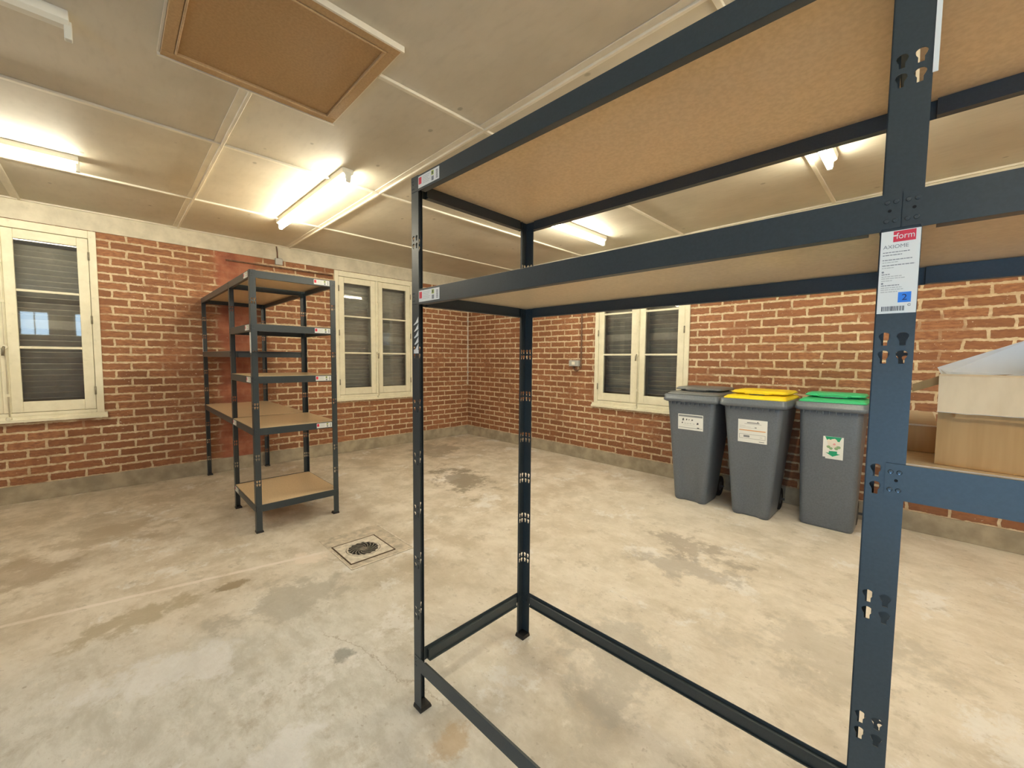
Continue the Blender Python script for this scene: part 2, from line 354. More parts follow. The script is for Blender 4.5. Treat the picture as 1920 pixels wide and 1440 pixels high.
def tag(o, label, cat, group=None):
    o['label'] = label; o['category'] = cat
    if group: o['group'] = group
    return o
def struct(o): o['kind'] = 'structure'; return o

_dg = [None]
def curve_geo(splines=None, thick=0.0, text=None, size=1.0):
    """filled 2D curve (outer outline + holes) or text -> verts, faces"""
    if text is None:
        cu_ = bpy.data.curves.new('t', 'CURVE'); cu_.dimensions = '2D'; cu_.fill_mode = 'BOTH'; cu_.extrude = thick*50
        for pts in splines:
            sp = cu_.splines.new('POLY'); sp.points.add(len(pts)-1)
            for i, p in enumerate(pts): sp.points[i].co = (p[0]*100, p[1]*100, 0, 1)
            sp.use_cyclic_u = True
    else:
        cu_ = bpy.data.curves.new('t', 'FONT'); cu_.body = text; cu_.size = size; cu_.resolution_u = 3; cu_.fill_mode = 'FRONT'
    o = bpy.data.objects.new('t', cu_); C.objects.link(o)
    bpy.context.view_layer.update()
    dg = bpy.context.evaluated_depsgraph_get(); ev = o.evaluated_get(dg); me = ev.to_mesh()
    V = [tuple(v.co*(0.01 if text is None else 1.0)) for v in me.vertices]; F = [tuple(f.vertices) for f in me.polygons]
    ev.to_mesh_clear(); bpy.data.objects.remove(o); bpy.data.curves.remove(cu_)
    return V, F
def put_text(mb, txt, size, fr, u, v, n, m, width=None):
    V, F = curve_geo(text=txt, size=size)
    if not V: return
    x0 = min(p[0] for p in V); x1 = max(p[0] for p in V); y0 = min(p[1] for p in V)
    k = (width/(x1-x0)) if width else 1.0
    mb.geo(V, F, m, lambda p: fr(u+(p[0]-x0)*k, v+(p[1]-y0), n))

# ------------------------------------------------------------------ room shell
H = 2.78; XR = 9.2; YB = -7.6
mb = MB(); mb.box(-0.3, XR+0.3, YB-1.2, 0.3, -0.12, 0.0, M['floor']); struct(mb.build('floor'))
mb = MB(); mb.box(-0.3, XR+0.3, YB-0.3, 0.3, H, H+0.12, M['ceil']); struct(mb.build('ceiling'))
WZ0, WZ1, WHW = 0.79, 2.57, 0.60
W1, W2, W3 = -5.31, -1.747, 3.345
def wall_with_holes(name, fr, length, holes, m):
    """fr(u, depth, z): u along the wall 0..length, depth 0..0.28 away from the room"""
    mb = MB(); u = 0.0
    for (a, b, z0, z1) in sorted(holes):
        mb.box(u, a, 0, 0.28, 0, H, m, fr); mb.box(a, b, 0, 0.28, 0, z0, m, fr)
        if z1 < H: mb.box(a, b, 0, 0.28, z1, H, m, fr)
        u = b
    mb.box(u, length, 0, 0.28, 0, H, m, fr)
    return struct(mb.build(name))
wall_with_holes('wall_left', lambda u, d, z: (-d, -u, z), -YB, [(-W1-WHW, -W1+WHW, WZ0, WZ1), (-W2-WHW, -W2+WHW, WZ0, WZ1)], M['brick_l'])
wall_with_holes('wall_right', lambda u, d, z: (u, d, z), XR, [(W3-WHW, W3+WHW, WZ0, WZ1)], M['brick_r'])
mb = MB(); PZ0, PZ1 = 1.83, 2.43; PAN = [(-6.15, -5.65), (-5.25, -4.75), (-4.35, -3.85), (-3.45, -2.95)]
mb.box(XR, XR+0.28, YB, 0.28, 0, PZ0, M['brick_l']); mb.box(XR, XR+0.28, YB, 0.28, PZ1, H, M['brick_l']); y = YB
for a, b in PAN: mb.box(XR, XR+0.28, y, a, PZ0, PZ1, M['brick_l']); y = b
mb.box(XR, XR+0.28, y, 0.28, PZ0, PZ1, M['brick_l']); struct(mb.build('wall_far_right'))
for i, (a, b) in enumerate(PAN):
    mb = MB(); x0, x1 = XR+0.10, XR+0.14; m = M['wpaint']
    mb.box(x0, x1, a, a+0.03, PZ0, PZ1, m); mb.box(x0, x1, b-0.03, b, PZ0, PZ1, m); mb.box(x0, x1, a+0.03, b-0.03, PZ0, PZ0+0.03, m); mb.box(x0, x1, a+0.03, b-0.03, PZ1-0.03, PZ1, m); mb.box(x0+0.005, x1-0.005, (a+b)/2-0.01, (a+b)/2+0.01, PZ0+0.03, PZ1-0.03, m)
    struct(mb.build('window_%d' % (4+i)))
mb = MB(); mb.box(-0.28, 5.4, YB-0.28, YB, 0, H, M['brick_r']); mb.box(8.4, XR+0.28, YB-0.28, YB, 0, H, M['brick_r']); mb.box(5.4, 8.4, YB-0.28, YB, 2.2, H, M['brick_r'])
struct(mb.build('wall_back'))
mb = MB()
for i in range(9):
    z = 1.36+i*0.0955; mb.prism([(5.34, YB-0.05, z), (5.34, YB-0.036, z+0.02), (5.34, YB-0.036, z+0.075), (5.34, YB-0.05, z+0.095), (5.34, YB-0.06, z+0.095), (5.34, YB-0.06, z)], (3.12, 0, 0), M['pvc'])
struct(mb.build('door_1'))
mb = MB(); mb.box(0, 0.012, YB, 0, 2.592, H, M['lintel']); struct(mb.build('trim_1'))
mb = MB(); mb.box(0.012, XR, -0.012, 0, 2.592, H, M['lintel']); struct(mb.build('trim_2'))
mb = MB(); mb.box(0.0, 0.018, YB, 0, 0, 0.159, M['plinth']); struct(mb.build('baseboard_left', bevel=0.004))
mb = MB(); mb.box(0.018, XR, -0.018, 0, 0, 0.159, M['plinth']); struct(mb.build('baseboard_right', bevel=0.004))
# ceiling cover strips
tn = [2]
def trim(x0, x1, y0, y1, hz, wide=False):
    tn[0] += 1; mb = MB()
    mb.box(x0, x1, y0, y1, H-hz, H, M['batten'])
    if wide:
        ym = (y0+y1)/2; mb.box(x0, x1, y1-0.004, y1+0.014, H-hz-0.012, H, M['batten'])
    struct(mb.build('trim_%d' % tn[0], bevel=0.003))
trim(0.012, 0.03, YB, -0.012, 0.016)
trim(0.03, XR, -0.03, -0.012, 0.016)
HX0, HX1, HY0, HY1 = 3.287, 4.104, -4.42, -3.628
for x in (1.17, 2.49): trim(x-0.013, x+0.013, YB, -0.03, 0.015)
trim(3.86-0.013, 3.86+0.013, HY1, -0.03, 0.015)
trim(3.86-0.013, 3.86+0.013, YB, HY0, 0.015)
for x in (5.2, 6.53, 7.87): trim(x-0.013, x+0.013, YB, -0.03, 0.015)
for y, a, b in ((-4.075, 0.03, HX0), (-4.075, HX1, XR), (-2.965, 0.03, XR), (-5.19, 0.03, XR), (-6.3, 0.03, XR)):
    trim(a, b, y-0.020, y+0.022, 0.006, True)

# ------------------------------------------------------------------ windows
def make_window(idx, loc, rz):
    root = struct(empty('window_%d' % idx, loc, rz))
    hw = 0.6225; m = M['wpaint']; y0 = -0.014
    mb = MB(); mb.box(-hw, -hw+0.055, y0, 0.07, 0.80, 2.586, m); mb.box(hw-0.055, hw, y0, 0.07, 0.80, 2.586, m)
    mb.box(-hw+0.055, hw-0.055, y0, 0.07, 2.512, 2.586, m); mb.box(-hw+0.055, hw-0.055, y0, 0.07, 0.80, 0.832, m)
    mb.build('window_frame', root, bevel=0.004)
    mb = MB(); mb.prism([(-hw-0.022, -0.045, 0.748), (-hw-0.022, 0.03, 0.748), (-hw-0.022, 0.03, 0.80), (-hw-0.022, -0.022, 0.80), (-hw-0.022, -0.024, 0.778), (-hw-0.022, -0.045, 0.772)], (2*hw+0.044, 0, 0), m)
    mb.build('window_sill', root)
    for s in (-1, 1):
        def fx(a, b, *r): return (min(s*a, s*b), max(s*a, s*b), *r)
        xi, xo = 0.0225, hw-0.058; gi, go = 0.0925, 0.4875; ya, yb = -0.006, 0.034
        mb = MB()
        mb.box(*fx(go, xo), ya, yb, 0.836, 2.508, m); mb.box(*fx(xi, gi), ya, yb, 0.836, 2.508, m)
        mb.box(*fx(gi, go), ya, yb, 0.836, 0.935, m); mb.box(*fx(gi, go), ya, yb, 2.425, 2.508, m)
        cs = mb.build('casement', root, bevel=0.004)
        mb = MB()
        for z in (1.437, 1.960): mb.box(*fx(gi, go), ya+0.002, yb-0.006, z-0.011, z+0.011, m)
        mb.build('glazing_bar', cs, bevel=0.003)
        mb = MB(); mb.box(*fx(gi-0.004, go+0.004), 0.012, 0.015, 0.932, 2.428, M['glass']); mb.build('glass_pane', cs)
        mb = MB()
        for z in (1.02, 1.72, 2.34):
            mb.cyl((s*(hw-0.0565), y0-0.003, z-0.04), (s*(hw-0.0565), y0-0.003, z+0.04), 0.0075, M['brass'], 10)
        mb.build('hinge', cs)
        # louvred shutter outside
        sm = M['shutter']; sy0, sy1 = 0.150, 0.182
        mb = MB(); mb.box(*fx(0.004, 0.065), sy0, sy1, 0.80, 2.54, sm); mb.box(*fx(0.535, 0.596), sy0, sy1, 0.80, 2.54, sm)
        mb.box(*fx(0.065, 0.535), sy0, sy1, 0.80, 0.90, sm); mb.box(*fx(0.065, 0.535), sy0, sy1, 2.46, 2.54, sm); mb.box(*fx(0.065, 0.535), sy0, sy1, 1.625, 1.705, sm)
        sh = mb.build('shutter', root)
        mb = MB()
        for a, b in ((0.90, 1.625), (1.705, 2.46)):
            n = round((b-a)/0.054); p = (b-a)/n
            for i in range(n):
                z = a+p*(i+0.5)
                c1 = Vector((0, 0.150, z+0.023)); c2 = Vector((0, 0.190, z-0.026)); t = Vector((0, 0.0045, 0.0045))
                xa, xb = fx(0.065, 0.535)
                mb.prism([(xa, *(c1-t).yz), (xa, *(c1+t).yz), (xa, *(c2+t).yz), (xa, *(c2-t).yz)], (xb-xa, 0, 0), sm)
        mb.build('louvre', sh)
    mb = MB(); mb.box(-0.023, 0.023, -0.018, 0.03, 0.834, 2.510, m); mb.build('meeting_strip', root, bevel=0.005)
    mb = MB(); mb.cyl((0.012, -0.025, 0.80), (0.012, -0.025, 2.505), 0.0055, m, 10)
    for z in (1.0, 1.85, 2.2): mb.box(0.0, 0.024, -0.034, -0.016, z-0.012, z+0.012, m)
    es = mb.build('espagnolette_bolt', root)
    mb = MB(); mb.cyl((0.006, -0.018, 1.44), (0.006, -0.045, 1.44), 0.022, M['wpaint'], 16); mb.tube([(0.006, -0.04, 1.44), (0.002, -0.055, 1.42), (-0.002, -0.055, 1.36)], 0.009, M['brass'], 8)
    mb.build('bolt_handle', es)
    mb = MB(); mb.cyl((0.006, -0.024, 0.785), (0.006, -0.052, 0.785), 0.02, M['wpaint'], 14, 0.014); mb.build('bolt_keeper', es)
    return root
make_window(1, (0, W1, 0), math.radians(90))
make_window(2, (0, W2, 0), math.radians(90))
make_window(3, (W3, 0, 0), 0)

# ------------------------------------------------------------------ shelving racks
PW = 0.045; PT = 0.0016; P_ = 0.2; Z9 = 0.192
def zk(k): return Z9+(9-k)*P_
def keyhole(u, z):
    pts = []
    for a in range(0, 181, 30): pts.append((u+0.0068*math.cos(math.radians(a)), z+0.004+0.0058*math.sin(math.radians(a))))
    pts += [(u-0.0055, z+0.0005), (u-0.0034, z-0.003), (u-0.0034, z-0.0098), (u+0.0034, z-0.0098), (u+0.0034, z-0.003), (u+0.0055, z+0.0005)]
    return pts
PTOP = zk(0)+0.031
_sp = [[(0, 0.006), (PW, 0.006), (PW, PTOP), (0, PTOP)]]
for k_ in range(10):
    for u_ in (0.0125, 0.0325):
        for dz in (-0.0135, 0.0135): _sp.append(keyhole(u_, zk(k_)+dz))
FL = curve_geo(_sp, PT)
SD = 0.039
_s2 = [[(0, 0.006), (SD, 0.006), (SD, PTOP), (0, PTOP)]]
for k_ in range(10):
    for u_ in (0.0115, 0.0285):
        for dz in (-0.0135, 0.0135): _s2.append(keyhole(u_, zk(k_)+dz))
FL2 = curve_geo(_s2, PT)
def upright(parent, s, t, a, b, labels=()):
    mb = MB(); V, F = FL
    mb.geo(V, F, M['steel'], lambda v: (s+a*v[0], t+b*(v[2]+PT/2), v[1]))
    V, F = FL2
    mb.geo(V, F, M['steel'], lambda v: (s+a*(v[2]+PT/2), t+b*v[0], v[1]))
    x0, x1 = sorted((s, s+a*0.010)); y0, y1 = sorted((t+b*SD, t+b*(SD+PT))); mb.box(x0, x1, y0, y1, 0.006, PTOP, M['steel'])
    up = mb.build('upright', parent)
    mb = MB(); x0, x1 = sorted((s-a*0.003, s+a*0.0475)); y0, y1 = sorted((t-b*0.003, t+b*0.0475))
    xi0, xi1 = sorted((s-a*0.001, s+a*0.046)); yi0, yi1 = sorted((t-b*0.001, t+b*0.043))
    mb.loft([[(x0, y0, 0), (x1, y0, 0), (x1, y1, 0), (x0, y1, 0)], [(x0, y0, 0.006), (x1, y0, 0.006), (x1, y1, 0.006), (x0, y1, 0.006)], [(xi0, yi0, 0.017), (xi1, yi0, 0.017), (xi1, yi1, 0.017), (xi0, yi1, 0.017)]], M['black'], smooth=False)
    mb.build('foot_cap', up)
    return up
def beam(parent, o, d, n, L, z, body0, body1, tabs=(True, True)):
    """o: start point (s,t); d: unit dir along; n: unit dir inward; plate 0..L, body body0..L-body1"""
    o = Vector((*o, 0)); d = Vector((*d, 0)); n = Vector((*n, 0)); m = M['steel']; hh = 0.027
    def pt(u, w_, zz): return tuple(o+d*u+n*w_+Vector((0, 0, zz)))
    mb = MB()
    t = 0.0020
    # outer plate with stepped ends
    out = [(0, -hh+0.0035), (body0*0.92, -hh+0.0035), (body0*0.98, -hh), (L-body1*0.98, -hh), (L-body1*0.92, -hh+0.0035), (L, -hh+0.0035), (L, hh), (0, hh)]
    mb.prism([pt(u, -t, z+zz) for u, zz in out], tuple(n*t), m)
    sec = [(-t*0.5, hh-0.012), (0.014, hh-0.012), (0.014, -hh+0.004), (0.021, -hh+0.004), (0.021, -hh), (-t*0.5, -hh)]
    mb.prism([pt(body0+0.014, w_, z+zz) for w_, zz in sec], tuple(d*(L-body0-body1-0.028)), m)
    for end, yes in ((0.0, tabs[0]), (L, tabs[1])):
        if not yes: continue
        sg = 1 if end == 0 else -1
        for du in (0.004, 0.0135):
            for dz in (-0.0125, 0.0145):
                u = end+sg*(du+0.002)
                c = Vector(pt(u, -t, z+dz)); mb.cyl(c+n*0.001, c-n*0.0013, 0.0042, M['steel'], 10, 0.0024)
                c2 = c-n*0.0014+Vector((0, 0, -0.0018)); mb.cyl(c2, c2-n*0.0004, 0.0012, M['rivet'], 6)
        c = Vector(pt(end+sg*0.0125, -t-0.0002, z+0.002)); mb.cyl(c, c-n*0.0004, 0.0022, M['hole'], 10)
    return mb.build('beam', parent)
def beam_label(bmo, o, d, n, u0, z, w_=0.125, flip=False):
    """small product sticker on the outer face of a beam; d is the viewer's right"""
    o = Vector((*o, 0)); d = Vector((*d, 0)); n = Vector((*n, 0))
    h = 0.040
    fr = lambda u, v, k: tuple(o+d*(u0+u)-n*(0.0022+k)+Vector((0, 0, z-0.019+v)))
    mb = MB(); mb.box(0, w_, 0, h, 0, 0.0006, M['label'], fr)
    e = 0.0009
    mb.box(0.003, w_*0.16, h*0.30, h*0.88, 0.0006, e, M['red'], fr)
    for i in range(5): mb.box(w_*0.22, w_*(0.56-0.04*(i % 3)), h*(0.80-0.14*i), h*(0.84-0.14*i), 0.0006, e, M['label_grey'], fr)
    mb.box(w_*0.64, w_*0.75, h*0.55, h*0.92, 0.0006, e, M['lime'], fr); mb.box(w_*0.67, w_*0.72, h*0.62, h*0.84, e, e+0.0002, M['ink'], fr)
    mb.box(w_*0.65, w_*0.75, h*0.10, h*0.45, 0.0006, e, M['ink2'], fr)
    for i in range(7): mb.box(w_*0.86, w_*0.94, h*(0.14+0.105*i), h*(0.19+0.105*i), 0.0006, e, M['ink'], fr)
    mb.build('beam_label', bmo)

def rack(root, bays, D, levels, uprights_extra=None):
    """bays: right edges of bays in s; levels: per bay list of (k, board?)"""
    edges = [0.0]+bays; n = len(edges)
    ups = {}
    for i, e in enumerate(edges):
        if i == 0: s, a = 0.0, 1
        elif i == n-1: s, a = e, -1
        else: s, a = e-PW, 1
        ups[i, 0] = upright(root, s, 0.0, a, 1); ups[i, 1] = upright(root, s, D, a, -1)
    beams = {}
    dd = {}
    for i in range(n-1):
        s0 = 0.003 if i == 0 else edges[i]-PW/2+0.0006
        s1 = edges[i+1]-0.003 if i == n-2 else edges[i+1]-PW/2-0.0006
        b0 = (PW if i == 0 else edges[i])-s0; b1 = s1-(edges[i+1]-PW)
        for k, board, lf, rt in levels[i]:
            z = zk(k)
            beams[i, k, 'f'] = beam(root, (s0, 0.0), (1, 0), (0, 1), s1-s0, z, b0, b1)
            beams[i, k, 'r'] = beam(root, (s0, D), (1, 0), (0, -1), s1-s0, z, b0, b1)
            for j, want in ((i, lf), (i+1, rt)):
                if want and (j, k) not in dd:
                    if j == 0: oo, nn = 0.0, (1, 0)
                    elif j == n-1: oo, nn = edges[j], (-1, 0)
                    else: oo, nn = edges[j]-PW, (1, 0)
                    dd[j, k] = beam(root, (oo, 0.003), (0, 1), nn, D-0.006, z, PW-0.003, PW-0.003)
            if board:
                x0 = 0.0035 if i == 0 else edges[i]-PW+0.0255
                x1 = edges[i+1]-0.0035 if i == n-2 else edges[i+1]-PW-0.0035
                mb = MB(); c = 0.047
                P = [(x0+c, 0.0035), (x1-c, 0.0035), (x1-c, c), (x1, c), (x1, D-c), (x1-c, D-c), (x1-c, D-0.0035), (x0+c, D-0.0035), (x0+c, D-c), (x0, D-c), (x0, c), (x0+c, c)] if False else [(x0, 0.0035), (x1, 0.0035), (x1, D-0.0035), (x0, D-0.0035)]
                mb.prism([(p[0], p[1], z+0.0155) for p in P], (0, 0, 0.0135), M['board'])
                mb.build('shelf_board', root)
    return ups, beams, dd

# --- big rack in the foreground
D1 = 0.625; L1 = 1.3363; L2 = 2.65
R1 = empty('shelving_rack', (4.4932, -3.8231, 0), 0.021)
tag(R1, 'tall blue-grey metal shelving rack in the foreground holding the cardboard boxes', 'shelving')
ups, bms, dds = rack(R1, [L1, L2], D1, [[(0, True, True, True), (2, True, True, True), (9, False, True, True)], [(0, True, True, True), (2, True, True, True), (4, True, False, True), (9, False, True, True)]])
for k in (0, 2): beam_label(bms[0, k, 'f'], (0, 0), (1, 0), (0, 1), 0.050, zk(k))
# big product label on the middle upright
def big_label():
    w_, h = 0.0425, 0.121
    fr = lambda u, v, k: (L1-PW+0.0018+u, -0.0002-k, zk(2)-0.0275-h+v)
    mb = MB(); mb.box(0, w_, 0, h, 0, 0.0005, M['label'], fr); e = 0.0006
    mb.box(0.0135, 0.0375, h-0.0165, h-0.001, 0.0005, e, M['red'], fr)
    put_text(mb, 'form', 0.0125, fr, 0.0165, h-0.0125, e+0.0001, M['label'], 0.0195)
    mb.box(0.0135, 0.0165, h-0.0085, h-0.0065, e, e+0.0001, M['label'], fr)
    put_text(mb, 'AXIOME', 0.0075, fr, 0.003, h-0.0255, e, M['ink2'], 0.0275)
    rows = [(0.031, 0.029, 'ink2'), (0.035, 0.021, 'ink2'), (0.042, 0.032, 'ink2'), (0.0455, 0.017, 'label_grey'), (0.050, 0.035, 'ink2'), (0.0535, 0.013, 'label_grey'),
            (0.063, 0.009, 'ink2'), (0.0663, 0.022, 'label_grey'), (0.0692, 0.026, 'label_grey'), (0.0725, 0.012, 'label_grey'), (0.0795, 0.020, 'ink2'), (0.0828, 0.023, 'label_grey'), (0.0858, 0.025, 'label_grey'), (0.089, 0.019, 'label_grey')]
    rnd = random.Random(3)
    for y, ww, mm in rows:
        x = 0.003
        while x < 0.003+ww:
            l = rnd.uniform(0.0015, 0.0045); mb.box(x, min(x+l, 0.003+ww), h-y-0.0006, h-y+0.0006, 0.0005, e, M[mm], fr); x += l+0.0006
    for y in (0.0595, 0.0762):
        mb.cyl(fr(0.0042, h-y, 0.0004), fr(0.0042, h-y, e), 0.0014, M['ink2'], 10)
    mb.box(0.0225, 0.0365, 0.0155, 0.0305, 0.0005, e, M['blue'], fr)
    put_text(mb, '2', 0.0125, fr, 0.0268, 0.0188, e+0.0001, M['navy'])
    # recycling arrow
    for a in range(20, 330, 20):
        r = 0.0018; a0, a1 = math.radians(a), math.radians(a+22)
        mb.poly([fr(0.035+r*math.cos(a0), 0.0115+r*math.sin(a0), e), fr(0.035+r*math.cos(a1), 0.0115+r*math.sin(a1), e), fr(0.035+(r-0.0006)*math.cos(a1), 0.0115+(r-0.0006)*math.sin(a1), e), fr(0.035+(r-0.0006)*math.cos(a0), 0.0115+(r-0.0006)*math.sin(a0), e)], M['ink'])
    x = 0.005
    while x < 0.030:
        l = rnd.choice((0.0004, 0.0007, 0.0011)); mb.box(x, x+l, 0.0035, 0.0105, 0.0005, e, M['ink'], fr); x += l+rnd.choice((0.0004, 0.0007))
    o = mb.build('product_label', ups[1, 0]); o['label'] = 'white product label with a red logo and a blue number 2'
big_label()
mb = MB(); mb.box(L1-0.0005, L1+0.0052, -0.0012, -0.0004, 1.775, 2.015, M['label']); mb.build('product_label', ups[1, 0])
# torn label remnant on the left upright
mb = MB(); z0 = 1.395
for i in range(5):
    zz = z0+i*0.024
    mb.prism([(0.020-0.002*i % 0.01, -0.0004, zz), (0.042, -0.0004, zz+0.010), (0.042, -0.0004, zz+0.030), (0.026, -0.0004, zz+0.012), (0.014+0.003*(i % 2), -0.0004, zz+0.004)], (0, -0.0006, 0), M['label'])
mb.box(0.012, 0.043, -0.001, -0.0004, 1.388, 1.402, M['label'])
mb.build('torn_label', ups[0, 0])

# --- stepped rack by the left wall
D2 = 0.63
R2 = empty('shelving_rack', (0.062, -3.874, 0), 0.0034)
tag(R2, 'dark metal shelving rack against the left brick wall, between the two windows', 'shelving')
S1, S2 = 1.484, 2.204
ups2, bms2, dds2 = rack(R2, [S1, S2], D2, [[(0, True, True, True), (3, True, True, True), (6, True, True, True)], [(0, True, False, True), (2, True, True, True), (4, True, True, True), (6, True, False, True), (9, True, True, True)]])
for k in (0, 2, 4, 6): beam_label(dds2[2, k], (S2, 0.003), (0, 1), (-1, 0), D2-0.006-0.045-0.125, zk(k))
for k in (0, 2, 4): beam_label(bms2[1, k, 'f'], (S1, 0), (1, 0), (0, 1), S2-S1-0.045-0.125, zk(k))
for k in (6, 9): beam_label(bms2[1, k, 'f'], (S1, 0), (1, 0), (0, 1), 0.003, zk(k))
beam_label(dds2[1, 3], (S1-PW, 0.003), (0, 1), (-1, 0), D2-0.17, zk(3)) if False else None
mb = MB(); mb.box(S2-0.044, S2-0.004, -0.001, -0.0002, 1.40, 1.555, M['label']); mb.build('product_label', ups2[2, 0])
mb = MB(); mb.box(0.004, 0.040, -0.001, -0.0002, 1.42, 1.57, M['label']); mb.build('product_label', ups2[0, 0])

# ------------------------------------------------------------------ wheelie bins
def rring(w_, y0, y1, z, r, notch=0.0, nx=0.0):
    """rounded rectangle ring, front is y0 (negative side)"""
    pts = []; hx = w_/2
    for cx, cy_, a0 in ((hx-r, y0+r, -90), (hx-r, y1-r, 0), (-hx+r, y1-r, 90), (-hx+r, y0+r, 180)):
        for a in range(0, 91, 15):
            t = math.radians(a0+a); pts.append((cx+r*math.cos(t), cy_+r*math.sin(t), z))
    # front edge subdivisions, from left to right
    N = 12
    for i in range(1, N):
        x = -hx+r+(2*hx-2*r)*i/N; d = 0.0
        if notch: d = notch*max(0.0, min(1.0, (nx-abs(x))/0.03+0.5))
        pts.append((x, y0+d, z))
    return pts
def make_bin(x, yfront, lid, label, wide_bottom=0.32, notch=True, label_fn=None, seam=False, rz=0.0, wrim=0.515, dep=0.60):
    root = empty('wheelie_bin', (x, yfront, 0), rz); tag(root, label, 'bin', 'wheelie bins along the brick wall')
    yr = 0.0  # local front rim at y = 0, rear at ~0.66
    mb = MB(); secs = []
    for z, f in ((0.0, 0), (0.02, 0.02), (0.12, 0.12), (0.25, 0.25), (0.33, 0.33), (0.42, 0.42), (0.70, 0.70), (0.97, 1.0), (0.985, 1.0)):
        w_ = wide_bottom+(wrim-0.065-wide_bottom)*f; y0 = 0.085-0.055*f; y1 = dep-0.205+0.175*f
        nt = (0.022 if z < 0.3 else 0.014 if z < 0.36 else 0.004 if z < 0.45 else 0.0) if notch else 0.0
        ins = 0.008 if z == 0.0 else 0.0
        secs.append(rring(w_-2*ins, y0+ins, y1-ins, z, 0.04, nt, 0.075))
    mb.loft(secs, M['bin'])
    body = mb.build('body', root)
    if seam:
        mb = MB(); z = 0.845; f = 0.845; w_ = wide_bottom+(wrim-0.065-wide_bottom)*f; y0 = 0.085-0.055*f
        mb.box(-w_/2+0.05, w_/2-0.05, y0-0.0005, y0+0.003, z-0.002, z+0.002, M['bin_dark']); mb.build('mould_seam', body)
    mb = MB(); w_ = wrim
    mb.loft([rring(w_-0.03, 0.012, dep-0.01, 0.972, 0.05), rring(w_, 0.0, dep, 0.985, 0.035), rring(w_, 0.0, dep, 1.008, 0.035), rring(w_-0.012, 0.006, dep-0.006, 1.011, 0.032), rring(w_-0.012, 0.006, dep-0.006, 1.038, 0.032), rring(w_-0.02, 0.010, dep-0.01, 1.042, 0.05)], M['bin'])
    for i in range(9):
        xx = -0.17+0.0425*i; mb.box(xx-0.003, xx+0.003, 0.008, 0.032, 0.950, 0.985, M['bin'])
    rim = mb.build('rim', root)
    # lid
    mb = MB(); m = M[lid]
    mb.loft([rring(w_-0.035, 0.028, dep-0.01, 1.040, 0.045), rring(w_-0.045, 0.034, dep-0.01, 1.052, 0.045), rring(w_-0.075, 0.075, dep-0.02, 1.066, 0.04), rring(w_-0.12, 0.16, dep-0.03, 1.070, 0.04)], m)
    mb.loft([rring(w_-0.16, 0.23, dep-0.03, 1.068, 0.03), rring(w_-0.14, 0.23, dep-0.03, 1.084, 0.03)], m)
    mb.loft([rring(w_-0.085, 0.19, dep+0.0, 1.083, 0.04), rring(w_-0.07, 0.185, dep+0.005, 1.090, 0.04), rring(w_-0.10, 0.22, dep-0.01, 1.106, 0.04), rring(w_-0.20, 0.30, dep-0.05, 1.110, 0.04)], m)
    mb.prism([(-0.11, 0.187, 1.084), (-0.09, 0.155, 1.080), (0.09, 0.155, 1.080), (0.11, 0.187, 1.084)], (0, 0, 0.012), m)
    ld = mb.build('lid', root)
    mb = MB(); mb.box(-0.06, 0.06, 0.1545, 0.156, 1.074, 1.0805, M['bin_dark']); mb.build('lid_grip', ld)
    mb = MB(); mb.cyl((-w_/2+0.04, dep+0.03, 1.03), (w_/2-0.04, dep+0.03, 1.03), 0.014, M['bin_dark'], 12)
    for xx in (-0.17, 0.17): mb.box(xx-0.015, xx+0.015, dep-0.02, dep+0.035, 1.015, 1.045, M['bin_dark'])
    mb.build('handle', root)
    for s in (-1, 1):
        xw = s*(wide_bottom/2-0.026)
        mb = MB(); mb.cyl((xw-0.022, dep-0.10, 0.10), (xw+0.022, dep-0.10, 0.10), 0.10, M['rubber'], 28); wh = mb.build('wheel', root)
        mb = MB(); mb.cyl((xw-0.025, dep-0.10, 0.10), (xw+0.025, dep-0.10, 0.10), 0.045, M['bin_dark'], 20); mb.build('hub', wh)
    mb = MB(); mb.cyl((-wide_bottom/2-0.03, dep-0.10, 0.10), (wide_bottom/2+0.03, dep-0.10, 0.10), 0.011, M['bin_dark'], 10); mb.build('axle', root)
    if label_fn:
        y_at = lambda z: 0.085-0.055*z
        def frm(cx, z0):
            T = Vector((0, y_at(z0+0.1)-y_at(z0), 0.1)).normalized(); O = Vector((cx, y_at(z0), z0)); N = Vector((0, -T.z, T.y))
            return lambda u, v, k: tuple(O+Vector((1, 0, 0))*u+T*v+N*(k+0.0008))
        label_fn(frm, body)
    return root
def st_grey(frm, body):
    fr = frm(-0.112, 0.708); w_, h = 0.235, 0.150; mb = MB(); e = 0.0016
    mb.box(0, w_, 0, h, 0, 0.001, M['label'], fr); mb.box(0.006, w_-0.006, h-0.026, h-0.008, 0.001, e, M['ink2'], fr)
    for x, y, a, b in ((0.04, 0.084, .018, .028), (0.075, 0.09, .014, .018), (0.10, 0.092, .010, .012), (0.125, 0.09, .018, .014), (0.035, 0.058, .012, .016), (0.175, 0.056, .020, .022)):
        mb.prism([fr(x, y, 0.001), fr(x+a, y+b*0.2, 0.001), fr(x+a*0.8, y+b, 0.001), fr(x+a*0.2, y+b*0.8, 0.001)], Vector(fr(0, 0, e))-Vector(fr(0, 0, 0.001)), M['ink'])
    for x in (0.06, 0.085, 0.11, 0.14): mb.box(x, x+0.018, 0.060, 0.063, 0.001, e, M['ink2'], fr)
    mb.box(0.05, 0.16, 0.044, 0.046, 0.001, e, M['label_grey'], fr)
    mb.box(0.006, w_-0.006, 0.018, 0.022, 0.001, e, M['ink2'], fr); mb.box(0.18, 0.20, 0.022, 0.030, 0.001, e, M['ink'], fr)
    o = mb.build('sticker', body); o['label'] = 'white sticker with a grey header bar and small dark pictograms'
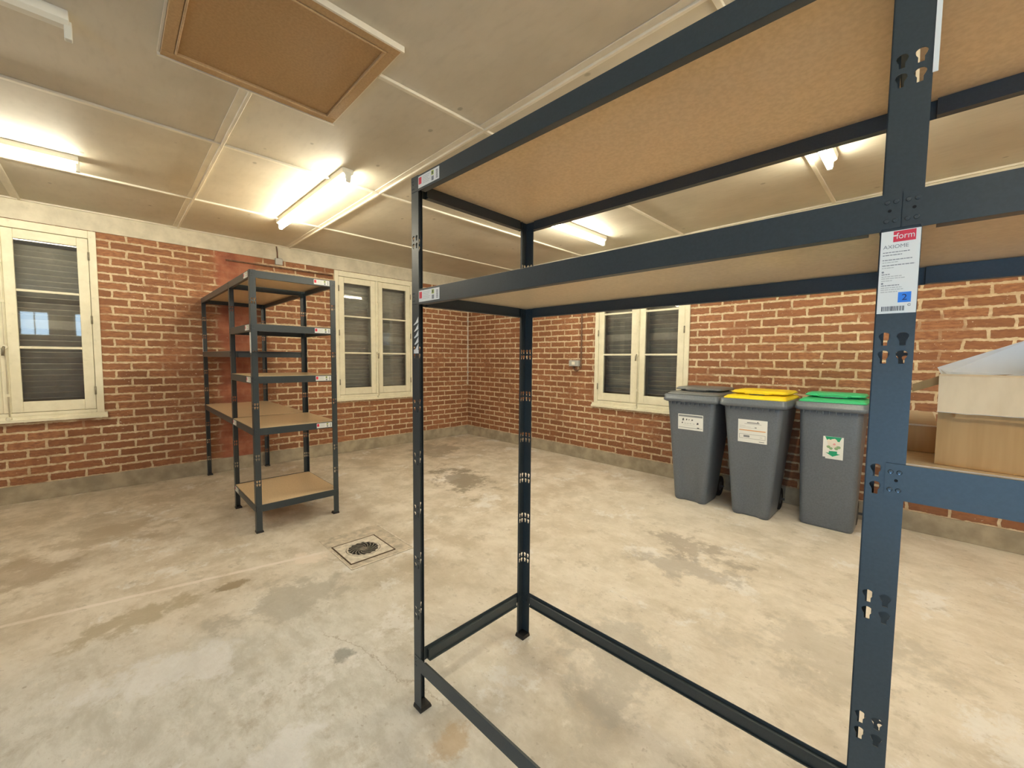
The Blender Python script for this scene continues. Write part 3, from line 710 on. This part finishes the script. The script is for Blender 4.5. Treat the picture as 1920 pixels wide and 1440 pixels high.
def st_yellow(frm, body):
    fr = frm(-0.105, 0.665); w_, h = 0.225, 0.200; mb = MB(); e = 0.0016
    mb.box(0, w_, 0, h, 0, 0.001, M['label'], fr)
    mb.box(0.07, 0.165, h-0.030, h-0.022, 0.001, e, M['ink2'], fr); mb.box(0.05, 0.18, h-0.038, h-0.0355, 0.001, e, M['ink2'], fr); mb.box(0.150, 0.156, h-0.022, h-0.012, 0.001, e, M['ink'], fr)
    for i in range(3): mb.box(0.012, 0.06+0.04*i, h-0.056-0.009*i, h-0.054-0.009*i, 0.001, e, M['label_grey'], fr)
    mb.box(0.13, 0.145, h-0.070, h-0.062, 0.001, e, M['ink2'], fr)
    mb.box(0.010, w_-0.012, h-0.098, h-0.090, 0.001, e, M['orange'], fr)
    for a, b, c, d in ((0.012, w_-0.012, 0.070, 0.0722), (0.012, w_-0.012, 0.034, 0.0362), (0.012, 0.0142, 0.034, 0.072), (w_-0.0142, w_-0.012, 0.034, 0.072)): mb.box(a, b, c, d, 0.001, e, M['ink2'], fr)
    mb.box(0.045, 0.092, 0.045, 0.062, 0.001, e, M['ink2'], fr); mb.box(0.17, 0.19, 0.050, 0.054, 0.001, e, M['label_grey'], fr)
    mb.box(0.165, 0.205, 0.012, 0.017, 0.001, e, M['ink2'], fr)
    o = mb.build('sticker', body); o['label'] = 'white square sticker with an orange line and a framed text row'
def st_green(frm, body):
    fr = frm(-0.035, 0.590); w_, h = 0.130, 0.182; mb = MB(); e = 0.0016
    N_ = Vector(fr(0, 0, e))-Vector(fr(0, 0, 0.001))
    mb.box(0, w_, 0.012, h, 0, 0.001, M['label'], fr); mb.box(0.018, w_, 0, 0.013, 0, 0.001, M['label'], fr)
    mb.prism([fr(0.012, h-0.001, 0.001), fr(w_-0.012, h-0.001, 0.001), fr(w_-0.026, h-0.038, 0.001), fr(0.028, h-0.038, 0.001)], N_, M['green'])
    rnd = random.Random(5)
    for cx, cy_, r, mm in ((0.042, 0.142, 0.020, 'petal'), (0.070, 0.150, 0.020, 'petal'), (0.092, 0.132, 0.020, 'petal'), (0.050, 0.115, 0.022, 'petal'), (0.076, 0.112, 0.024, 'petal'), (0.036, 0.098, 0.013, 'leaf'), (0.100, 0.100, 0.014, 'leaf'), (0.085, 0.088, 0.013, 'leaf'), (0.052, 0.086, 0.012, 'leaf'), (0.072, 0.122, 0.010, 'pink')):
        e2 = e+rnd.uniform(0.0001, 0.0006)
        mb.poly([fr(cx+r*rnd.uniform(0.8, 1.1)*math.cos(a*math.pi/5), cy_+r*rnd.uniform(0.7, 1.0)*math.sin(a*math.pi/5), e2+(0.0004 if mm == 'pink' else 0)) for a in range(10)], M[mm])
    mb.prism([fr(0.064, 0.020, 0.001), fr(0.112, 0.044, 0.001), fr(0.092, 0.046, 0.001), fr(0.092, 0.066, 0.001), fr(0.040, 0.064, 0.001), fr(0.040, 0.048, 0.001), fr(0.018, 0.050, 0.001)], N_, M['green'])
    o = mb.build('sticker', body); o['label'] = 'white sticker with pale flowers and a green arrow'
make_bin(4.282, -0.745, 'lid_grey', 'grey wheelie bin with a grey lid and landscape white sticker, beside the right window', 0.30, True, st_grey)
make_bin(4.808, -0.745, 'lid_yellow', 'grey wheelie bin with a yellow lid, middle of the three bins', 0.295, True, st_yellow, wrim=0.522)
make_bin(5.318, -0.570, 'lid_green', 'grey wheelie bin with a green lid and flower sticker', 0.36, False, st_green, seam=True, wrim=0.475, dep=0.48)

# ------------------------------------------------------------------ fluorescent battens
def lamp(p0, p1, label, lit=True, group='fluorescent tube lamps on the ceiling'):
    p0 = Vector((*p0, 0)); p1 = Vector((*p1, 0)); L = (p1-p0).length; ang = math.atan2((p1-p0).y, (p1-p0).x); mid = (p0+p1)/2
    root = empty('ceiling_lamp', (mid.x, mid.y, H), ang); tag(root, label, 'lamp', group)
    h = L/2
    mb = MB(); mb.prism([(-h, -0.043, 0), (-h, -0.038, -0.036), (-h, -0.018, -0.050), (-h, 0.018, -0.050), (-h, 0.038, -0.036), (-h, 0.043, 0)], (L, 0, 0), M['lampw']); mb.build('housing', root, bevel=0.002)
    for s in (-1, 1):
        mb = MB(); x0, x1 = sorted((s*(h-0.016), s*(h+0.008)))
        mb.prism([(x0, -0.022, -0.030), (x0, 0.022, -0.030), (x0, 0.018, -0.070), (x0, 0.014, -0.098), (x0, -0.014, -0.098), (x0, -0.018, -0.070)], (x1-x0, 0, 0), M['lampc']); mb.build('lamp_holder', root, bevel=0.003)
    if lit:
        mb = MB(); mb.cyl((-h+0.018, 0, -0.076), (h-0.018, 0, -0.076), 0.019, M['tube'], 14); mb.build('tube', root)
    return root
lamp((1.09, -3.325), (2.74, -3.31), 'lit fluorescent tube lamp on the ceiling beyond the wooden hatch, over the stepped rack')
lamp((1.50, -6.35), (1.50, -4.74), 'lit fluorescent tube lamp on the ceiling in front of the left window')
lamp((3.26, -6.30), (3.26, -4.70), 'unlit lamp fitting without its tube, on the ceiling by the wooden hatch', lit=False)
lamp((3.16, -2.05), (3.16, -0.52), 'lit fluorescent tube lamp on the ceiling seen between the rack shelves')
lamp((5.31, -2.65), (5.31, -1.06), 'lit fluorescent tube lamp seen end on behind the rack, above the bins')
lamp((6.6, -6.3), (8.1, -6.3), 'unseen fluorescent fill lamp added on the ceiling near the back wall')  # added behind the camera, out of view, to help the lighting
lamp((7.45, -4.9), (7.45, -3.35), 'unseen fluorescent fill lamp added on the ceiling near the high windows')  # extra tube out of view, added as fill light
lamp((7.45, -2.65), (7.45, -1.06), 'unseen fluorescent fill lamp added on the ceiling in the right-hand corner past the bins')  # second added fill tube, also outside the view

# ------------------------------------------------------------------ ceiling hatch
hr = empty('ceiling_hatch', ((HX0+HX1)/2, (HY0+HY1)/2, H)); tag(hr, 'brown wooden loft hatch in the ceiling', 'hatch')
hx, hy = (HX1-HX0)/2, (HY1-HY0)/2
mb = MB(); mb.box(-hx+0.05, hx-0.05, -hy+0.05, hy-0.05, -0.012, 0, M['hatch']); mb.build('panel', hr)
mb = MB()
for a in (-1, 1):
    x0, x1 = sorted((a*(hx-0.052), a*(hx-0.006))); mb.box(x0, x1, -hy+0.006, hy-0.006, -0.022, 0, M['hatchf'])
    y0, y1 = sorted((a*(hy-0.052), a*(hy-0.006))); mb.box(-hx+0.053, hx-0.053, y0, y1, -0.0215, 0, M['hatchf'])
    x0, x1 = sorted((a*(hx-0.062), a*(hx-0.053))); mb.box(x0, x1, -hy+0.053, hy-0.053, -0.027, 0, M['hatchf'])
    y0, y1 = sorted((a*(hy-0.062), a*(hy-0.053))); mb.box(-hx+0.063, hx-0.063, y0, y1, -0.027, 0, M['hatchf'])
mb.build('moulding', hr, bevel=0.003)
mb = MB()
for a in (-1, 1):
    x0, x1 = sorted((a*(hx-0.005), a*(hx+0.005))); mb.box(x0, x1, -hy-0.004, hy+0.004, -0.026, 0, M['batten'])
    y0, y1 = sorted((a*(hy-0.005), a*(hy+0.004))); mb.box(-hx+0.006, hx-0.006, y0, y1, -0.012, 0, M['batten'])
mb.build('edge_trim', hr)

# ------------------------------------------------------------------ floor drain
dr = empty('floor_drain', (3.072, -3.383, 0)); tag(dr, 'square floor drain with a round swirled iron grate set in the concrete', 'drain')
mb = MB()
mb.box(-0.345, 0.235, -0.185, 0.275, -0.01, 0.0015, M['mortar']); mb.build('mortar_surround', dr)
mb = MB()
mb.box(0.222, 0.235, -0.185, 0.275, -0.005, 0.0035, M['mortar2']); mb.box(-0.345, 0.222, 0.264, 0.275, -0.005, 0.0035, M['mortar2']); mb.box(-0.10, 0.222, -0.185, -0.176, -0.005, 0.0032, M['mortar2']); mb.build('mortar_edge', dr)
mb = MB(); q = 0.168
for a in (-1, 1):
    x0, x1 = sorted((a*(q-0.008), a*q)); mb.box(x0, x1, -q+0.006, q-0.006, 0, 0.0055, M['rust']); mb.box(-q, q, x0+ (0.006 if a < 0 else -0.006), x1+(0.006 if a < 0 else -0.006), 0, 0.0052, M['rust'])
mb.build('drain_frame', dr)
mb = MB(); q2 = 0.150; ring = [(0.117*math.cos(t), 0.117*math.sin(t), 0.005) for t in [2*math.pi*i/48 for i in range(48)]]
V, F = curve_geo([[(-q-0.0+0.009, -q+0.015), (q-0.009, -q+0.015), (q-0.009, q-0.015), (-q+0.009, q-0.015)], [(p[0], p[1]) for p in ring]], 0.004)
mb.geo(V, F, M['mortar2'], lambda v: (v[0], v[1], 0.003+v[2])); mb.build('cover_slab', dr)
mb = MB(); mb.cyl((0, 0, 0.0005), (0, 0, 0.0018), 0.117, M['hole'], 48)
gr = mb.build('drain_well', dr)
mb = MB()
outer = [((0.113+0.0)*math.cos(t), (0.113)*math.sin(t)) for t in [2*math.pi*i/96 for i in range(96)]]
inner = [((0.102+0.004*math.cos(16*t))*math.cos(t), (0.102+0.004*math.cos(16*t))*math.sin(t)) for t in [2*math.pi*i/96 for i in range(96)]]
V, F = curve_geo([outer, inner], 0.004); mb.geo(V, F, M['mortar2'], lambda v: (v[0], v[1], 0.0045+v[2]))
for i in range(16):
    a0 = 2*math.pi*i/16; P = []; Q = []
    for j in range(9):
        r = 0.022+0.081*j/8; a = a0+1.15*(j/8)**0.8; wd = 0.0035+0.0075*j/8
        d = Vector((-math.sin(a+0.45), math.cos(a+0.45))); p = Vector((r*math.cos(a), r*math.sin(a)))
        P.append(p+d*wd/2); Q.append(p-d*wd/2)
    for j in range(8):
        z = 0.0042+0.002*j/8; mb.prism([(*P[j], z), (*P[j+1], z), (*Q[j+1], z), (*Q[j], z)], (0, 0, -0.003), M['iron'])
mb.cyl((0, 0, 0.001), (0, 0, 0.0045), 0.026, M['iron'], 24)
mb.build('grate', dr)

# ------------------------------------------------------------------ electrical bits
jb = empty('junction_box', (0.0, -3.062, 2.573)); tag(jb, 'small grey square junction box at the top of the left wall above the rack', 'junction box')
mb = MB(); mb.box(0.0, 0.045, -0.042, 0.042, -0.040, 0.040, M['pvc']); mb.build('housing', jb, bevel=0.008)
mb = MB(); mb.tube([(0.022, -0.012, 0.041), (0.022, -0.014, 0.11), (0.022, -0.022, 0.185)], 0.007, M['pipe'], 8); mb.build('cable', jb)
pp = MB(); pp.tube([(0.014, -3.62, 2.502), (0.014, -3.0, 2.500), (0.014, -2.40, 2.498)], 0.009, M['pipe'], 8)
tag(pp.build('pipe'), 'thin brown pipe running along the left wall just above the rack', 'pipe')
jb = empty('junction_box', (2.41, 0.0, 1.318)); tag(jb, 'grey rectangular switch box with a brown cable, on the right wall by the window', 'switch box')
mb = MB(); mb.box(-0.085, 0.075, -0.055, 0, -0.040, 0.042, M['pvc']); mb.build('housing', jb, bevel=0.007)
mb = MB(); mb.box(-0.030, 0.020, -0.062, -0.055, -0.020, 0.022, M['pvcw']); mb.build('rocker', jb, bevel=0.003)
mb = MB(); mb.tube([(0.095, -0.022, 1.275), (0.095, -0.014, 0.6), (0.095, -0.014, 0.0), (0.090, -0.014, -0.050), (0.070, -0.014, -0.082), (0.035, -0.014, -0.098), (-0.010, -0.014, -0.092), (-0.030, -0.014, -0.065), (-0.032, -0.014, -0.041)], 0.010, M['pipe'], 10); mb.build('cable', jb)
mb = MB(); mb.cyl((0.016, -0.016, 0.905), (0.016, -0.016, 2.594), 0.0075, M['pvcw'], 10)
cn = mb.build('conduit'); tag(cn, 'thin white vertical conduit in the corner of the brick walls', 'conduit')
for z in (1.12, 1.58, 2.04, 2.45):
    mb = MB(); mb.box(0.0, 0.028, -0.028, 0.0, z-0.006, z+0.006, M['pvc']); mb.build('clip', cn)

# ------------------------------------------------------------------ cardboard boxes on the rack
BZ = zk(4)+0.0295
def rackpt(s, t, z=0.0):
    c, s_ = math.cos(0.021), math.sin(0.021); return (4.4932+c*s-s_*t, -3.8231+s_*s+c*t, z)
ba = math.radians(-7)
bx = empty('cardboard_box', rackpt(1.366, 0.030, BZ), 0.021+ba); tag(bx, 'open brown cardboard box with white inner flaps standing up, on the foreground rack', 'box')
BW, BD, BH, T = 0.36, 0.235, 0.131, 0.004
mb = MB(); mb.box(0, BW, 0, BD, 0, T, M['card']); mb.box(0, BW, 0, T, T, BH, M['card']); mb.box(0, BW, BD-T, BD, T, BH, M['card']); mb.box(0, T, T, BD-T, T, BH, M['card']); mb.box(BW-T, BW, T, BD-T, T, BH, M['card'])
mb.build('carton', bx)
# front flap folded outwards and hanging, ragged lower edge
rnd = random.Random(11); top = []; bot = []; N = 26
mb = MB(); k = mb.mi(M['cardl']); k2 = mb.mi(M['cardw'])
for i in range(N+1):
    x = -0.001+BW*i/N; rg = 0.0025*rnd.random(); lo = 0.052+rg*0.6
    top.append(((x, 0.0, BH+0.002), (x, -0.004, BH-0.001)))
    bot.append(((x+0.002, -0.016, BH-lo), (x+0.002, -0.020, BH-lo+0.001)))
VT = [[mb.bm.verts.new(p) for p in t] for t in top]; VBt = [[mb.bm.verts.new(p) for p in t] for t in bot]
for i in range(N):
    a, b, c_, d = VT[i], VT[i+1], VBt[i], VBt[i+1]
    mb.bm.faces.new((a[1], b[1], d[1], c_[1])).material_index = k
    mb.bm.faces.new((a[0], c_[0], d[0], b[0])).material_index = k
    mb.bm.faces.new((a[0], b[0], b[1], a[1])).material_index = k
    mb.bm.faces.new((c_[1], d[1], d[0], c_[0])).material_index = k2
mb.bm.faces.new((VT[0][0], VT[0][1], VBt[0][1], VBt[0][0])).material_index = k
mb.bm.faces.new((VT[N][0], VBt[N][0], VBt[N][1], VT[N][1])).material_index = k
mb.box(0.018, BW-0.02, -0.010, -0.004, BH-0.060, BH-0.030, M['card'])
o = mb.build('front_flap', bx); o['label'] = 'pale front flap folded down with a torn lower edge'
# left flap sticking out
mb = MB(); mb.prism([(0.002, 0.004, BH), (0.002, BD-0.03, BH), (-0.030, BD-0.05, BH-0.014), (-0.030, 0.012, BH-0.016)], (0.002, 0, -0.004), M['card']); mb.prism([(-0.030, 0.012, BH-0.015), (0.002, 0.003, BH+0.001), (0.002, 0.003, BH-0.012), (-0.030, 0.012, BH-0.027)], (0, 0.003, 0), M['card'])
o = mb.build('side_flap', bx)
# white flaps standing up inside
mb = MB(); th = (0.0, 0.003, 0.0)
mb.prism([(-0.010, 0.070, BH+0.011), (0.084, 0.165, BH+0.0585), (0.084, 0.165, BH+0.002), (0.006, 0.050, BH-0.002), (-0.004, 0.060, BH-0.001)], th, M['cardw'])
mb.prism([(0.084, 0.165, BH+0.0585), (0.145, 0.110, BH+0.012), (0.145, 0.110, BH-0.004), (0.084, 0.165, BH+0.002)], th, M['cardw'])
mb.prism([(0.084, 0.164, BH+0.004), (0.050, 0.060, BH-0.001), (0.125, 0.060, BH-0.001)], (0, 0, -0.003), M['cardw'])
o = mb.build('inner_flap', bx); o['label'] = 'white inner flap standing up from the box'
b2 = empty('cardboard_box', rackpt(1.300, 0.130, BZ), 0.021); tag(b2, 'low narrow brown cardboard box partly hidden beside the open box with white flaps', 'box')
mb = MB(); mb.box(0, 0.071, 0, 0.26, 0, 0.043, M['card']); mb.build('base', b2)
mb = MB(); mb.box(-0.001, 0.072, -0.001, 0.261, 0.0432, 0.0465, M['cardl']); mb.build('lid', b2, bevel=0.001)

bpy.context.view_layer.update()
